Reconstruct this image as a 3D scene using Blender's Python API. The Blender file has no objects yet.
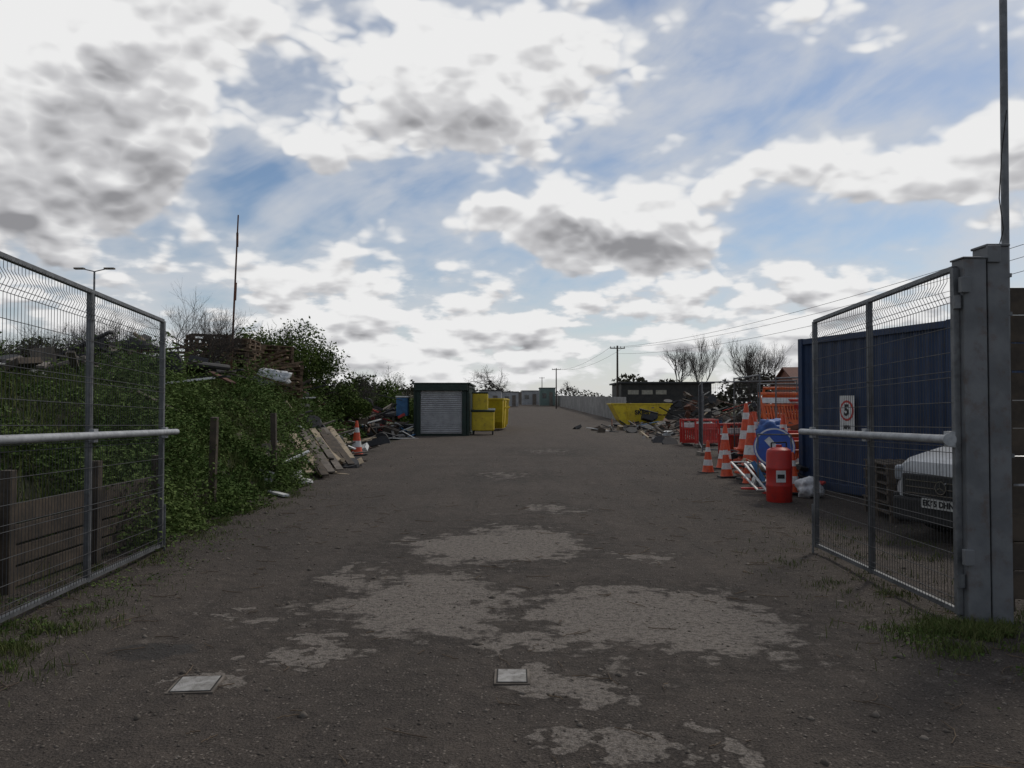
import bpy, math, random
import numpy as np
from mathutils import Vector, Matrix, noise as mn
random.seed(7); R=np.random.default_rng(11)
scene=bpy.context.scene
scene.view_settings.view_transform='Standard'; scene.view_settings.look='None'; scene.view_settings.exposure=0
col=scene.collection
rad=math.radians

# ---------------------------------------------------------------- node helpers
class N:
    def __init__(s,nt): s.nt=nt
    def new(s,t): return s.nt.nodes.new(t)
    def link(s,a,b): s.nt.links.new(a,b)
    def put(s,sock,v):
        if v is None: return
        if hasattr(v,'is_linked') or isinstance(v,bpy.types.NodeSocket): s.link(v,sock)
        else: sock.default_value=v
    def m(s,op,a,b=None,c=None,clamp=False):
        n=s.new('ShaderNodeMath'); n.operation=op; n.use_clamp=clamp
        s.put(n.inputs[0],a); s.put(n.inputs[1],b); s.put(n.inputs[2],c); return n.outputs[0]
    def v(s,op,a,b=None):
        n=s.new('ShaderNodeVectorMath'); n.operation=op
        s.put(n.inputs[0],a); s.put(n.inputs[1],b)
        return n.outputs['Value'] if op in('DOT_PRODUCT','LENGTH') else n.outputs[0]
    def ss(s,x,a,b,lo=0.0,hi=1.0):
        n=s.new('ShaderNodeMapRange'); n.interpolation_type='SMOOTHSTEP'
        s.put(n.inputs[0],x); n.inputs[1].default_value=a; n.inputs[2].default_value=b
        n.inputs[3].default_value=lo; n.inputs[4].default_value=hi; return n.outputs[0]
    def noise(s,vec,scale,detail=6,rough=.55,dist=0,color=False):
        n=s.new('ShaderNodeTexNoise'); s.put(n.inputs['Vector'],vec)
        n.inputs['Scale'].default_value=scale; n.inputs['Detail'].default_value=detail
        n.inputs['Roughness'].default_value=rough; n.inputs['Distortion'].default_value=dist
        return n.outputs['Color'] if color else n.outputs[0]
    def mix(s,f,a,b,blend='MIX'):
        n=s.new('ShaderNodeMix'); n.data_type='RGBA'; n.blend_type=blend
        s.put(n.inputs[0],f)
        for k,x in((6,a),(7,b)):
            if isinstance(x,(tuple,list)): x=tuple(x)+(1,) if len(x)==3 else tuple(x)
            s.put(n.inputs[k],x)
        return n.outputs[2]
    def pos(s): return s.new('ShaderNodeNewGeometry').outputs['Position']
    def comb(s,x,y,z):
        n=s.new('ShaderNodeCombineXYZ'); s.put(n.inputs[0],x); s.put(n.inputs[1],y); s.put(n.inputs[2],z); return n.outputs[0]

def newmat(name):
    m=bpy.data.materials.new(name); m.use_nodes=True
    return m,N(m.node_tree),m.node_tree.nodes['Principled BSDF']
def bump(n,b,h,strength=.3,dist=.02):
    k=n.new('ShaderNodeBump'); k.inputs['Strength'].default_value=strength; k.inputs['Distance'].default_value=dist
    n.link(h,k.inputs['Height']); n.link(k.outputs[0],b.inputs['Normal'])
def mat(name,c,c2=None,rough=.7,metal=0,scale=4,dirt=.35,dirtc=(.06,.05,.04),bs=.15,bscale=40,spec=.4):
    m,n,b=newmat(name); p=n.new('ShaderNodeTexCoord').outputs['Object']
    if c2 is None: c2=tuple(x*.7 for x in c)
    f=n.ss(n.noise(p,scale,3,.65),.35,.65)
    cc=n.mix(f,c,c2)
    d=n.ss(n.noise(p,scale*2.3+1,4,.7),.5,.72)
    cc=n.mix(n.m('MULTIPLY',d,dirt),cc,dirtc)
    n.link(cc,b.inputs['Base Color']); b.inputs['Roughness'].default_value=rough; b.inputs['Metallic'].default_value=metal
    b.inputs['Specular IOR Level'].default_value=spec
    if bs: bump(n,b,n.noise(p,bscale,1),bs,.01)
    return m
def leafmat(name,a,b_,c_,trans=.3,scale=.8):
    m,n,b=newmat(name); p=n.pos(); g=n.new('ShaderNodeNewGeometry')
    r=g.outputs['Random Per Island']
    cc=n.mix(n.ss(n.noise(p,scale,2,.6),.38,.62),a,b_)
    cc=n.mix(n.m('MULTIPLY',n.m('POWER',r,2.5),.7),cc,c_)
    n.link(cc,b.inputs['Base Color']); b.inputs['Roughness'].default_value=.8; b.inputs['Specular IOR Level'].default_value=.08
    return m

# ---------------------------------------------------------------- mesh helpers
class B:
    def __init__(s): s.v=[];s.f=[];s.m=[]
    def add(s,vs,fs,mi=0):
        o=len(s.v); s.v+= [tuple(x) for x in vs]
        for i,f in enumerate(fs): s.f.append(tuple(o+k for k in f)); s.m.append(mi[i] if isinstance(mi,list) else mi)
    def box(s,c,d,rz=0,mi=0,M=None,rx=0,ry=0):
        T=Matrix.Translation(c)@Matrix.Rotation(rz,4,'Z')@Matrix.Rotation(ry,4,'Y')@Matrix.Rotation(rx,4,'X')
        if M: T=M@T
        x,y,z=[k/2 for k in d]
        vs=[T@Vector(q) for q in((-x,-y,-z),(x,-y,-z),(x,y,-z),(-x,y,-z),(-x,-y,z),(x,-y,z),(x,y,z),(-x,y,z))]
        s.add(vs,[(0,3,2,1),(4,5,6,7),(0,1,5,4),(1,2,6,5),(2,3,7,6),(3,0,4,7)],mi)
    def beam(s,p0,p1,w,h,mi=0):
        p0=Vector(p0);p1=Vector(p1);d=(p1-p0); L=d.length
        q=d.to_track_quat('X','Z').to_matrix().to_4x4()
        s.box((0,0,0),(L,w,h),mi=mi,M=Matrix.Translation((p0+p1)/2)@q)
    def tube(s,p0,p1,r0,r1=None,n=10,mi=0,cap=True):
        if r1 is None:r1=r0
        p0=Vector(p0);p1=Vector(p1);q=(p1-p0).to_track_quat('Z','Y').to_matrix()
        vs=[]
        for p,r in((p0,r0),(p1,r1)):
            for i in range(n):
                a=2*math.pi*i/n; vs.append(p+q@Vector((r*math.cos(a),r*math.sin(a),0)))
        fs=[(i,(i+1)%n,n+(i+1)%n,n+i) for i in range(n)]
        if cap: fs+=[tuple(range(n-1,-1,-1)),tuple(range(n,2*n))]
        s.add(vs,fs,mi)
    def lathe(s,prof,M,n=20,mi=0):
        vs=[];fs=[];ms=[]
        for r,z in prof:
            for i in range(n):
                a=2*math.pi*i/n; vs.append(M@Vector((r*math.cos(a),r*math.sin(a),z)))
        for j in range(len(prof)-1):
            for i in range(n):
                fs.append((j*n+i,j*n+(i+1)%n,(j+1)*n+(i+1)%n,(j+1)*n+i)); ms.append(mi[j] if isinstance(mi,list) else mi)
        k=len(prof)-1
        fs+=[tuple(range(n-1,-1,-1)),tuple(k*n+i for i in range(n))]; ms+=[ms[0],ms[-1]]
        s.add(vs,fs,ms)
    def corr(s,p0,p1,z0,z1,pitch=.28,dep=.036,mi=0):
        p0=Vector(p0);p1=Vector(p1);L=(p1-p0).length;d=(p1-p0)/L;nrm=Vector((d.y,-d.x))
        k=max(1,round(L/pitch));pt=L/k;pts=[]
        for i in range(k):
            for a,o in((0,0),(.25,0),(.5,-1),(.75,-1)): pts.append(p0+d*(i+a)*pt+nrm*o*dep)
        pts.append(p1)
        vs=[(p.x,p.y,z0) for p in pts]+[(p.x,p.y,z1) for p in pts];n=len(pts)
        s.add(vs,[(i,i+1,n+i+1,n+i) for i in range(n-1)],mi)
    def obj(s,name,mats,parent=None,smooth=False,bevel=0,loc=None,rz=0):
        me=bpy.data.meshes.new(name); me.from_pydata(s.v,[],s.f)
        for m in mats: me.materials.append(m)
        me.polygons.foreach_set('material_index',s.m)
        if smooth:
            me.polygons.foreach_set('use_smooth',[True]*len(me.polygons))
            try: me.set_sharp_from_angle(angle=rad(40))
            except Exception: pass
        me.update(); o=bpy.data.objects.new(name,me); col.objects.link(o)
        if parent:o.parent=parent
        if loc:o.location=loc
        o.rotation_euler[2]=rz
        if bevel:
            k=o.modifiers.new('bev','BEVEL');k.width=bevel;k.segments=2;k.limit_method='ANGLE';k.angle_limit=rad(50)
        return o
def empty(name,loc=(0,0,0),rz=0):
    e=bpy.data.objects.new(name,None);col.objects.link(e);e.location=loc;e.rotation_euler[2]=rz;e.empty_display_size=.2;return e
def npmesh(name,V,F,mats,parent=None,smooth=False,mi=None):
    me=bpy.data.meshes.new(name);k=F.shape[1]
    me.vertices.add(len(V));me.vertices.foreach_set('co',V.astype(np.float32).ravel())
    me.loops.add(F.size);me.loops.foreach_set('vertex_index',F.astype(np.int32).ravel())
    me.polygons.add(len(F));me.polygons.foreach_set('loop_start',np.arange(0,F.size,k,dtype=np.int32))
    try: me.polygons.foreach_set('loop_total',np.full(len(F),k,dtype=np.int32))
    except Exception: pass
    for m in mats:me.materials.append(m)
    if mi is not None: me.polygons.foreach_set('material_index',mi.astype(np.int32))
    if smooth: me.polygons.foreach_set('use_smooth',np.ones(len(F),dtype=bool))
    me.update(calc_edges=True);me.validate()
    o=bpy.data.objects.new(name,me);col.objects.link(o)
    if parent:o.parent=parent
    return o
def unit(a): return a/np.maximum(np.linalg.norm(a,axis=1,keepdims=True),1e-6)
def leaf_np(C,S,asp=.5,flat=0.0):
    n=len(C);u=R.normal(size=(n,3));u[:,2]*=(1-flat)*.8;u=unit(u)
    w=R.normal(size=(n,3));w[:,2]*=(1-flat);v=unit(np.cross(u,w+1e-4)) if flat==0 else unit(w-(w*u).sum(1)[:,None]*u)
    s=S[:,None]
    V=np.stack([C-u*s,C+v*s*asp,C+u*s,C-v*s*asp],1).reshape(-1,3)
    return V,np.arange(4*n).reshape(n,4)
def blades_np(P,H,W=.006,lean=.5):
    n=len(P);a=R.uniform(0,2*math.pi,n);d=np.stack([np.cos(a),np.sin(a),0*a],1)
    l=R.uniform(0,lean,n)[:,None];b=R.uniform(0,2*math.pi,n);t=np.stack([np.cos(b),np.sin(b),0*b],1)
    h=H[:,None];z=np.array([[0,0,1.]])
    V=np.stack([P-t*W,P+t*W,P+d*l*h*.35+z*h*.6+t*W*.8,P+d*l*h*.35+z*h*.6-t*W*.8,P+d*l*h+z*h+t*W*.1,P+d*l*h+z*h-t*W*.1],1).reshape(-1,3)
    i=np.arange(n)[:,None]*6
    F=np.concatenate([i+np.array([[0,1,2,3]]),i+np.array([[3,2,4,5]])],0);return V,F
def segs_np(S,n=3):
    A=np.array([list(a)+list(b)+[r0,r1] for a,b,r0,r1 in S]);p0=A[:,:3];p1=A[:,3:6];d=unit(p1-p0)
    h=np.where(np.abs(d[:,2:3])>.9,np.array([[1.,0,0]]),np.array([[0,0,1.]]));u=unit(np.cross(d,h));v=np.cross(d,u)
    ring=[]
    for p,r in((p0,A[:,6:7]),(p1,A[:,7:8])):
        for k in range(n):
            a=2*math.pi*k/n;ring.append(p+r*(math.cos(a)*u+math.sin(a)*v))
    V=np.stack(ring,1).reshape(-1,3);i=np.arange(len(A))[:,None]*2*n
    F=np.concatenate([i+np.array([[k,(k+1)%n,n+(k+1)%n,n+k]]) for k in range(n)],0);return V,F
def grow(S,p,d,L,r,lev,rn,tips,up=.15,spread=.6):
    q=p
    for i in range(2):
        d=(d+Vector([rn.gauss(0,.13) for _ in range(3)])+Vector((0,0,up*.4))).normalized()
        e=q+d*L/2;S.append((q,e,r*(1-.2*i),r*(1-.2*(i+1))));q=e
        if lev>0 and (i==0 and rn.random()<.8 or i==1):
            for k in range(rn.choice([1,2]) if i==0 else rn.choice([2,2,3])):
                nd=(d+Vector([rn.gauss(0,spread) for _ in range(3)])+Vector((0,0,up))).normalized()
                grow(S,q,nd,L*rn.uniform(.62,.86),r*.58,lev-1,rn,tips,up,spread)
    if lev==0: tips.append(q)

# ---------------------------------------------------------------- world
wd=bpy.data.worlds.new("World");scene.world=wd;wd.use_nodes=True
try: wd.cycles.sampling_method='NONE'
except Exception: pass
w=N(wd.node_tree);bg=wd.node_tree.nodes['Background']
SUN_EL,SUN_AZ=46,38
sky=w.new('ShaderNodeTexSky');sky.sky_type='NISHITA';sky.sun_disc=False
sky.sun_elevation=rad(SUN_EL);sky.sun_rotation=rad(SUN_AZ);sky.air_density=1.0;sky.dust_density=.6;sky.ozone_density=1.5
dirv=w.v('NORMALIZE',w.new('ShaderNodeTexCoord').outputs['Generated'])
sx=w.new('ShaderNodeSeparateXYZ');w.link(dirv,sx.inputs[0]);X,Y,Z=sx.outputs
az=w.m('ARCTAN2',X,Y);el=w.m('ARCSINE',Z)
flat=w.v('MULTIPLY',dirv,(1,1,1.7))
c0=w.comb(az,el,0.0)
wc=w.v('SUBTRACT',w.noise(flat,6,3,.55,color=True),(.5,.5,.5))
cc=w.v('ADD',c0,w.v('MULTIPLY',wc,(.22,.15,0)))
# placed clouds: azimuth, elevation, radii (deg), weight
blobs=[(-29,19,9.5,6.5,1.35),(-33,12.5,8,2.8,.8),(-22,27,8,4,.85),(-5,21.5,8.5,4.2,1.15),(-12.5,17.5,4.0,2.6,.65),(6,25,6,3,.6),
 (5.5,12.3,5.6,2.7,1.3),(12.3,11.2,3.6,1.6,.7),(23,14.8,9,2.4,.95),(31,13,6,2.2,.6),(-12,9.8,6,1.8,.5),(-60,25,20,9,.8),(60,22,22,9,.9),(0,60,60,18,.6)]
F=None;G=None
for a,e,ra,re,wt in blobs:
    vv=w.v('MULTIPLY',w.v('SUBTRACT',cc,(rad(a),rad(e),0)),(1/rad(ra),1/rad(re),0))
    g=w.m('MULTIPLY',w.m('EXPONENT',w.m('MULTIPLY',w.v('DOT_PRODUCT',vv,vv),-1.0)),wt)
    s2=w.new('ShaderNodeSeparateXYZ');w.link(vv,s2.inputs[0])
    gy=w.m('MULTIPLY',g,w.m('SUBTRACT',.0,s2.outputs[1]))
    F=g if F is None else w.m('ADD',F,g);G=gy if G is None else w.m('ADD',G,gy)
for a,e,ra,re,wt in [(-17.5,15.5,3.2,3.4,.7),(-3,15.0,4,1.2,.4),(17,20.0,7,2.0,.35),(27,10.5,8,1.2,.3)]:
    vv=w.v('MULTIPLY',w.v('SUBTRACT',cc,(rad(a),rad(e),0)),(1/rad(ra),1/rad(re),0))
    F=w.m('SUBTRACT',F,w.m('MULTIPLY',w.m('EXPONENT',w.m('MULTIPLY',w.v('DOT_PRODUCT',vv,vv),-1.0)),wt))
def dens(vec):
    a=w.noise(vec,6.5,4,.52)
    b1=w.m('ABSOLUTE',w.m('SUBTRACT',w.noise(vec,13,0,.5),.5));b2=w.m('ABSOLUTE',w.m('SUBTRACT',w.noise(vec,27,1,.5),.5))
    c=w.m('SUBTRACT',w.m('ADD',w.m('MULTIPLY',b1,.55),w.m('MULTIPLY',b2,.36)),.10)
    return w.m('ADD',a,c)
f1=dens(flat);f1u=dens(w.v('ADD',flat,(0.0,0.0,.022)))
low=w.v('MULTIPLY',dirv,(1,1,3.0));f2=w.noise(low,13,5,.55)
f2u=w.noise(w.v('ADD',low,(0,0,.03)),13,3,.52)
band=w.m('EXPONENT',w.m('MULTIPLY',w.m('POWER',w.m('DIVIDE',w.m('SUBTRACT',el,rad(4.8)),rad(5.0)),2.0),-1.0))
D=w.m('ADD',F,w.m('MULTIPLY',w.m('SUBTRACT',f1,.5),2.5))
D=w.m('ADD',D,w.m('MULTIPLY',band,w.m('ADD',.52,w.m('MULTIPLY',w.m('SUBTRACT',f2,.5),3.0))))
alpha=w.ss(D,.20,.52);alphaw=w.ss(D,-.45,.45)
t=w.ss(D,.45,1.6)
relief=w.m('SUBTRACT',f1,f1u);relief2=w.m('MULTIPLY',w.m('SUBTRACT',f2,f2u),band)
sh=w.m('ADD',w.m('MULTIPLY',t,.50),w.m('MULTIPLY',G,.78))
sh=w.m('SUBTRACT',sh,w.m('MULTIPLY',relief,3.0));sh=w.m('SUBTRACT',sh,w.m('MULTIPLY',relief2,3.0),clamp=True)
cloud=w.mix(w.ss(sh,.0,.5),(8.4,8.4,8.4),(5.6,5.6,5.75));cloud=w.mix(w.ss(sh,.38,1.05),cloud,(2.7,2.7,2.85))
# thin streaky cirrus
rot=w.new('ShaderNodeVectorRotate');rot.rotation_type='Z_AXIS';rot.inputs['Angle'].default_value=rad(-22);w.link(c0,rot.inputs['Vector'])
st=w.noise(w.v('MULTIPLY',rot.outputs[0],(2.6,7,1)),1.8,5,.58,.4)
cir=w.m('MULTIPLY',w.ss(st,.36,.72),.7)
blue=w.mix(1.0,sky.outputs[0],(.72,.75,.78),'MULTIPLY')
base=w.mix(cir,blue,(6.1,6.3,6.7))
base=w.mix(w.m('MULTIPLY',alphaw,.50),base,(6.0,6.2,6.5))
haze=w.m('MULTIPLY',w.ss(el,rad(-1),rad(10),1.0,0.0),.6)
base=w.mix(haze,base,(6.8,6.9,7.0))
final=w.mix(alpha,base,cloud)
w.link(final,bg.inputs[0]);bg.inputs[1].default_value=.1
sl=bpy.data.lights.new('sun','SUN');sl.energy=1.5;sl.angle=rad(10);sl.color=(1,.93,.83)
so=bpy.data.objects.new('sun',sl);col.objects.link(so)
sd=Vector((math.sin(rad(SUN_AZ))*math.cos(rad(SUN_EL)),math.cos(rad(SUN_AZ))*math.cos(rad(SUN_EL)),math.sin(rad(SUN_EL))))
so.rotation_euler=sd.to_track_quat('Z','Y').to_euler()

# ---------------------------------------------------------------- camera
cam=bpy.data.cameras.new('camera');cam.lens=28.1;cam.sensor_width=36;cam.clip_end=5000;cam.clip_start=.05
co=bpy.data.objects.new('camera',cam);col.objects.link(co);co.location=(0,0,1.6);co.rotation_euler=(rad(90+1.43),0,0);scene.camera=co

# ---------------------------------------------------------------- terrain
def g(y): return -0.1*math.exp(-((y-10)/4.5)**2)+min(max((y-60)*.012,0),1.5)
def gn(y): return -0.1*np.exp(-((y-10)/4.5)**2)+np.clip((y-60)*.012,0,1.5)
grass_ground=mat('grass_ground',(.05,.065,.022),(.07,.065,.035),rough=.95,scale=.15,bs=.4,bscale=8)
def grid(name,xs,ys,fz,mats,parent=None):
    XX,YY=np.meshgrid(xs,ys);ZZ=fz(XX,YY);V=np.stack([XX,YY,ZZ],2).reshape(-1,3)
    nx,ny=len(xs),len(ys);i=(np.arange(ny-1)[:,None]*nx+np.arange(nx-1)[None,:]).reshape(-1,1)
    return npmesh(name,V,i+np.array([[0,1,nx+1,nx]]),mats,parent,smooth=True)
xs=np.concatenate([np.linspace(-2500,-60,12),np.linspace(-50,50,40),np.linspace(60,2500,12)])
ys=np.concatenate([np.linspace(-60,-5,5),np.linspace(0,200,60),np.linspace(230,4000,15)])
grid('ground',xs,ys,lambda x,y:gn(y)-.14,[grass_ground])

# yard surface
rm,n,b=newmat('worn_dirt_tarmac');p=n.pos()
sp=n.new('ShaderNodeSeparateXYZ');n.link(p,sp.inputs[0])
p2=n.comb(sp.outputs[0],sp.outputs[1],0.0)
wv=n.v('SUBTRACT',n.noise(p2,1.0,4,.7,color=True),(.5,.5,.5));wv2=n.v('SUBTRACT',n.noise(p2,4.5,3,.7,color=True),(.5,.5,.5))
pw=n.v('ADD',p2,n.v('ADD',n.v('MULTIPLY',wv,(2.1,2.7,0)),n.v('MULTIPLY',wv2,(.45,.6,0))))
P=[(-.78,6.85,.85,1.15,1),(1.15,6.25,1.0,1.1,1),(-.2,9.7,1.1,1.4,.9),(-1.35,5.4,.5,.22,.8),(.38,4.65,.36,.42,.85),(.4,3.7,.18,.3,.8),(.92,3.8,.22,.16,.8),
 (-.1,5.6,.45,.25,.8),(1.5,8.95,.35,.25,.8),(-2.15,6.25,.25,.13,.8),(-1.9,4.95,.22,.1,.7),(-1.6,7.6,.3,.8,.6),(.6,12.6,.7,.6,.5),(-.2,18,1.2,1.6,.45),(1.2,27,2,3,.42)]
pm=None
for x,y,rx,ry,wt in P:
    vv=n.v('MULTIPLY',n.v('SUBTRACT',pw,(x,y,0)),(1/rx,1/ry,0))
    e=n.m('MULTIPLY',n.m('EXPONENT',n.m('MULTIPLY',n.v('DOT_PRODUCT',vv,vv),-.9)),wt);pm=e if pm is None else n.m('MAXIMUM',pm,e)
det=n.noise(p2,5.0,6,.68)
pf=n.m('ADD',pm,n.m('MULTIPLY',n.m('SUBTRACT',det,.5),1.1))
pmask=n.ss(pf,.34,.52)
wear=n.noise(p2,22,4,.75)
pmask=n.m('MULTIPLY',pmask,n.ss(wear,.34,.58,.35,1.0))
fl=n.m('MULTIPLY',n.ss(n.noise(p2,2.6,5,.75),.60,.70),n.ss(n.noise(p2,.5,1,.5),.42,.58))
pmask=n.m('MAXIMUM',pmask,n.m('MULTIPLY',fl,.45))
big=n.noise(p2,.5,4,.7);fine=n.noise(p2,75,2,.75)
cc=n.mix(n.ss(big,.38,.62),(.046,.036,.030),(.080,.063,.051))
trk=n.noise(n.comb(n.m('MULTIPLY',sp.outputs[0],1.3),n.m('MULTIPLY',sp.outputs[1],.12),0.0),1.4,4,.65)
cc=n.mix(n.m('MULTIPLY',n.ss(trk,.45,.62),.6),cc,(.026,.021,.018))
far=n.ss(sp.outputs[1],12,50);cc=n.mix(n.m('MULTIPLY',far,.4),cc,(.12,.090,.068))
mid=n.noise(p2,7,4,.75)
cc=n.mix(n.ss(mid,.3,.7),n.mix(.45,cc,(.016,.013,.011)),n.mix(.2,cc,(.15,.125,.10)))
cc=n.mix(n.ss(fine,.30,.72),n.mix(.55,cc,(.010,.008,.007)),n.mix(.25,cc,(.20,.172,.148)))
vo=n.new('ShaderNodeTexVoronoi');vo.inputs['Scale'].default_value=48;n.link(p2,vo.inputs['Vector'])
sc=n.new('ShaderNodeSeparateColor');n.link(vo.outputs['Color'],sc.inputs[0])
stone=n.m('MULTIPLY',n.ss(vo.outputs['Distance'],.25,.38,1,0),n.ss(sc.outputs[0],.80,.9))
cc=n.mix(n.m('MULTIPLY',stone,.65),cc,(.24,.205,.175))
pc=n.mix(n.ss(fine,.3,.7),(.13,.112,.096),(.25,.222,.195));pc=n.mix(n.m('MULTIPLY',n.ss(wear,.52,.68),.45),pc,(.075,.062,.052))
pc=n.mix(n.m('MULTIPLY',n.ss(mid,.5,.68),.4),pc,(.10,.085,.07))
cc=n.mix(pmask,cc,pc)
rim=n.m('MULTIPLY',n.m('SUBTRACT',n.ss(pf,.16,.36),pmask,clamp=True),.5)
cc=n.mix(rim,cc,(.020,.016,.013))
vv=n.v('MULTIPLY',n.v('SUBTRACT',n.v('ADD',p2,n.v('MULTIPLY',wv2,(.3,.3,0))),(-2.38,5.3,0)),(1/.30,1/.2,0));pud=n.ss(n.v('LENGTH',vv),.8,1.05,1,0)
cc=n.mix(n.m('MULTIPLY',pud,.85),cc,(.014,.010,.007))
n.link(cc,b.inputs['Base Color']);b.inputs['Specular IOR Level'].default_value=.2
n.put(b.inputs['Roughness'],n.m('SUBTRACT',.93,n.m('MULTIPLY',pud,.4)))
bump(n,b,n.m('ADD',n.m('MULTIPLY',n.noise(p2,75,2,.75),.6),n.m('MULTIPLY',n.noise(p2,7,4,.75),1.6)),.9,.03)
def roadz(x,y):
    Z=gn(y).astype(float)
    k=np.vectorize(lambda a,c:mn.fractal(Vector((a*.55,c*.55,3)),1,2,4)*.03+mn.noise(Vector((a*.15,c*.12,9)))*.035)
    Z=Z+k(x,y);ed=np.minimum(np.minimum(x+5.6,24-x),np.minimum(y+8,205-y));return Z-np.clip(.5-ed,0,.5)*.8
xs=np.concatenate([np.arange(-5.6,5,.12),np.arange(5,24.1,.5)]);ys=np.concatenate([np.arange(-8,2.5,.7),np.arange(2.5,12,.12),np.arange(12,30,.3),np.arange(30,206,2.0)])
grid('dirt_road',xs,ys,roadz,[rm])

# pebbles / debris on the road
gravel=mat('gravel_stone',(.17,.145,.12),(.07,.058,.047),rough=.9,scale=3,bs=0)
def octas(P,S):
    n=len(P);o=np.array([[1,0,0],[0,1,0],[-1,0,0],[0,-1,0],[0,0,.7],[0,0,-.7]],float)
    V=(P[:,None,:]+o[None]*S[:,None,None]*R.uniform(.5,1.3,(n,6,1))).reshape(-1,3)
    f=np.array([[0,1,4],[1,2,4],[2,3,4],[3,0,4],[1,0,5],[2,1,5],[3,2,5],[0,3,5]])
    return V,(np.arange(n)[:,None,None]*6+f[None]).reshape(-1,3)
n1=9500;py=2.6+R.random(n1)**1.8*22;px=R.uniform(-1,1,n1)*(1.5+py*.5);px=np.clip(px,-4.3,9)
edge=R.random(n1)<.5;px[edge]=np.where(R.random(edge.sum())<.4,R.normal(-3.4,.6,edge.sum()),R.normal(3.7,.9,edge.sum()))
pz=roadz(px,py)
V,Fc=octas(np.stack([px,py,pz+.002],1),R.uniform(.004,.014,n1)*(1+(R.random(n1)<.05)*1.8));npmesh('gravel',V,Fc,[gravel])
twm=mat('twig_brown',(.14,.10,.065),(.07,.05,.035),rough=.9,bs=0)
S=[]
for i in range(360):
    y=2.8+random.random()**1.5*12
    x=random.choice([random.gauss(-3.1,.5),random.gauss(3.3,.6),random.uniform(-2.6,2.8)]) if random.random()<.8 else random.uniform(-3,4)
    q=Vector((x,y,0));a=random.uniform(0,6.28);L=random.uniform(.04,.28)
    for j in range(3):
        q2=q+Vector((math.cos(a),math.sin(a),0))*L/3;z=float(roadz(np.array([q.x]),np.array([q.y]))[0])+.008;z2=float(roadz(np.array([q2.x]),np.array([q2.y]))[0])+.008+random.random()*.008
        S.append((Vector((q.x,q.y,z)),Vector((q2.x,q2.y,z2)),.0035,.0028));q=q2;a+=random.gauss(0,.4)
V,Fc=segs_np(S,4);npmesh('twig_litter',V,Fc,[twm])

# drain covers
cov=mat('cover_steel',(.30,.29,.275),(.20,.19,.175),rough=.7,metal=.1,scale=12,dirt=.6,bs=.4,bscale=120)
dark=mat('dark_gap',(.012,.011,.01),rough=.9,bs=0)
for x,y,a,c,rz in((-1.81,4.62,.22,.24,.10),(0.0,4.78,.17,.22,0)):
    k=B();k.box((0,0,0),(a+.04,c+.04,.02),mi=0);k.box((0,0,.003),(a+.012,c+.012,.02),mi=1);k.box((0,0,.005),(a-.004,c-.004,.02),mi=2)
    k.obj('utility_cover',[gravel,dark,cov],loc=(x,y,float(roadz(np.array([x]),np.array([y]))[0])+.001),rz=rz,bevel=.002)

# ---------------------------------------------------------------- left bank
fy=np.array([-12,5,10,15,22,35,45,60]);fx=np.array([-4.6,-4.55,-4.5,-4.4,-5.0,-6.6,-8,-10])
hy=np.array([-12,5,11,16,26,36,46,60]);hv=np.array([2.1,2.05,2.0,2.0,2.25,2.35,1.8,1.2])
def bankz(x,y):
    t_=np.clip((np.interp(y,fy,fx)-x)/2.9,0,1);t_=1-(1-t_)**1.7
    H=np.interp(y,hy,hv);nz=np.vectorize(lambda a,c:mn.fractal(Vector((a*.5,c*.5,1)),1,2,4)*.22)(x,y)
    wall=np.where((y<10.5)&(x<-4.5),.62*np.clip((-4.5-x)/.08,0,1)*(1-np.clip(y-9.5,0,1)),0)
    z=gn(y)-.1+np.maximum(H*t_+nz*t_,wall);return z
soil=mat('bank_soil',(.045,.04,.025),(.03,.035,.015),rough=.95,scale=1.5,bs=.5,bscale=10)
grid('grass_bank',np.concatenate([np.linspace(-90,-14,14),np.arange(-13,-4.3,.22)]),np.concatenate([np.arange(-12,30,.4),np.arange(30,62,1.0)]),bankz,[soil])
weed=leafmat('weed_leaf',(.050,.090,.020),(.090,.130,.034),(.12,.16,.05),.25,.7)
def clumps(nc,y0,y1,xo0,xo1,per,ls,hh,spill=.42):
    y=R.uniform(y0,y1,nc);x=np.interp(y,fy,fx)-R.uniform(xo0,xo1,nc);z=bankz(x,y)
    h=hh*R.uniform(.35,1.25,nc)*(.6+.8*np.clip(np.sin(x*1.7+y*.9)+np.sin(y*2.3-x),-.5,1));h=np.maximum(h,.08)
    idx=np.repeat(np.arange(nc),per);m=len(idx);r=h[idx]*.62
    C=np.stack([x[idx]+R.normal(0,.5,m)*r,y[idx]+R.normal(0,.5,m)*r,z[idx]+h[idx]*R.random(m)**.7*1.05],1)
    C[:,0]=np.minimum(C[:,0],np.interp(C[:,1],fy,fx)+spill*(R.random(m)))
    return C,R.uniform(.6,1.4,m)*ls
CL=[clumps(2000,3.5,15,-.05,4.0,46,.028,.42,.15),clumps(1100,9,16,-.5,1.6,46,.030,.58,.7),clumps(1900,14,26,-.25,4.6,34,.040,.6,.5),clumps(1200,26,48,-.1,5,24,.07,.5),clumps(1300,5,46,3.5,9,24,.055,.75)]
Cc=np.concatenate([q[0] for q in CL]);Ss=np.concatenate([q[1] for q in CL])
V,Fc=leaf_np(Cc,Ss,.42,.35);npmesh('bank_weeds',V,Fc,[weed])
grassm=leafmat('grass_blade',(.055,.085,.022),(.09,.11,.035),(.15,.14,.06),.3,1.5)
def bankpts(nn):
    y=R.uniform(4,30,nn);x=np.interp(y,fy,fx)-R.uniform(-.1,4.5,nn);return x,y,bankz(x,y)
x,y,z=bankpts(22000);V1,F1=blades_np(np.stack([x,y,z],1),R.uniform(.12,.45,len(x)),.006,.7)
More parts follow.
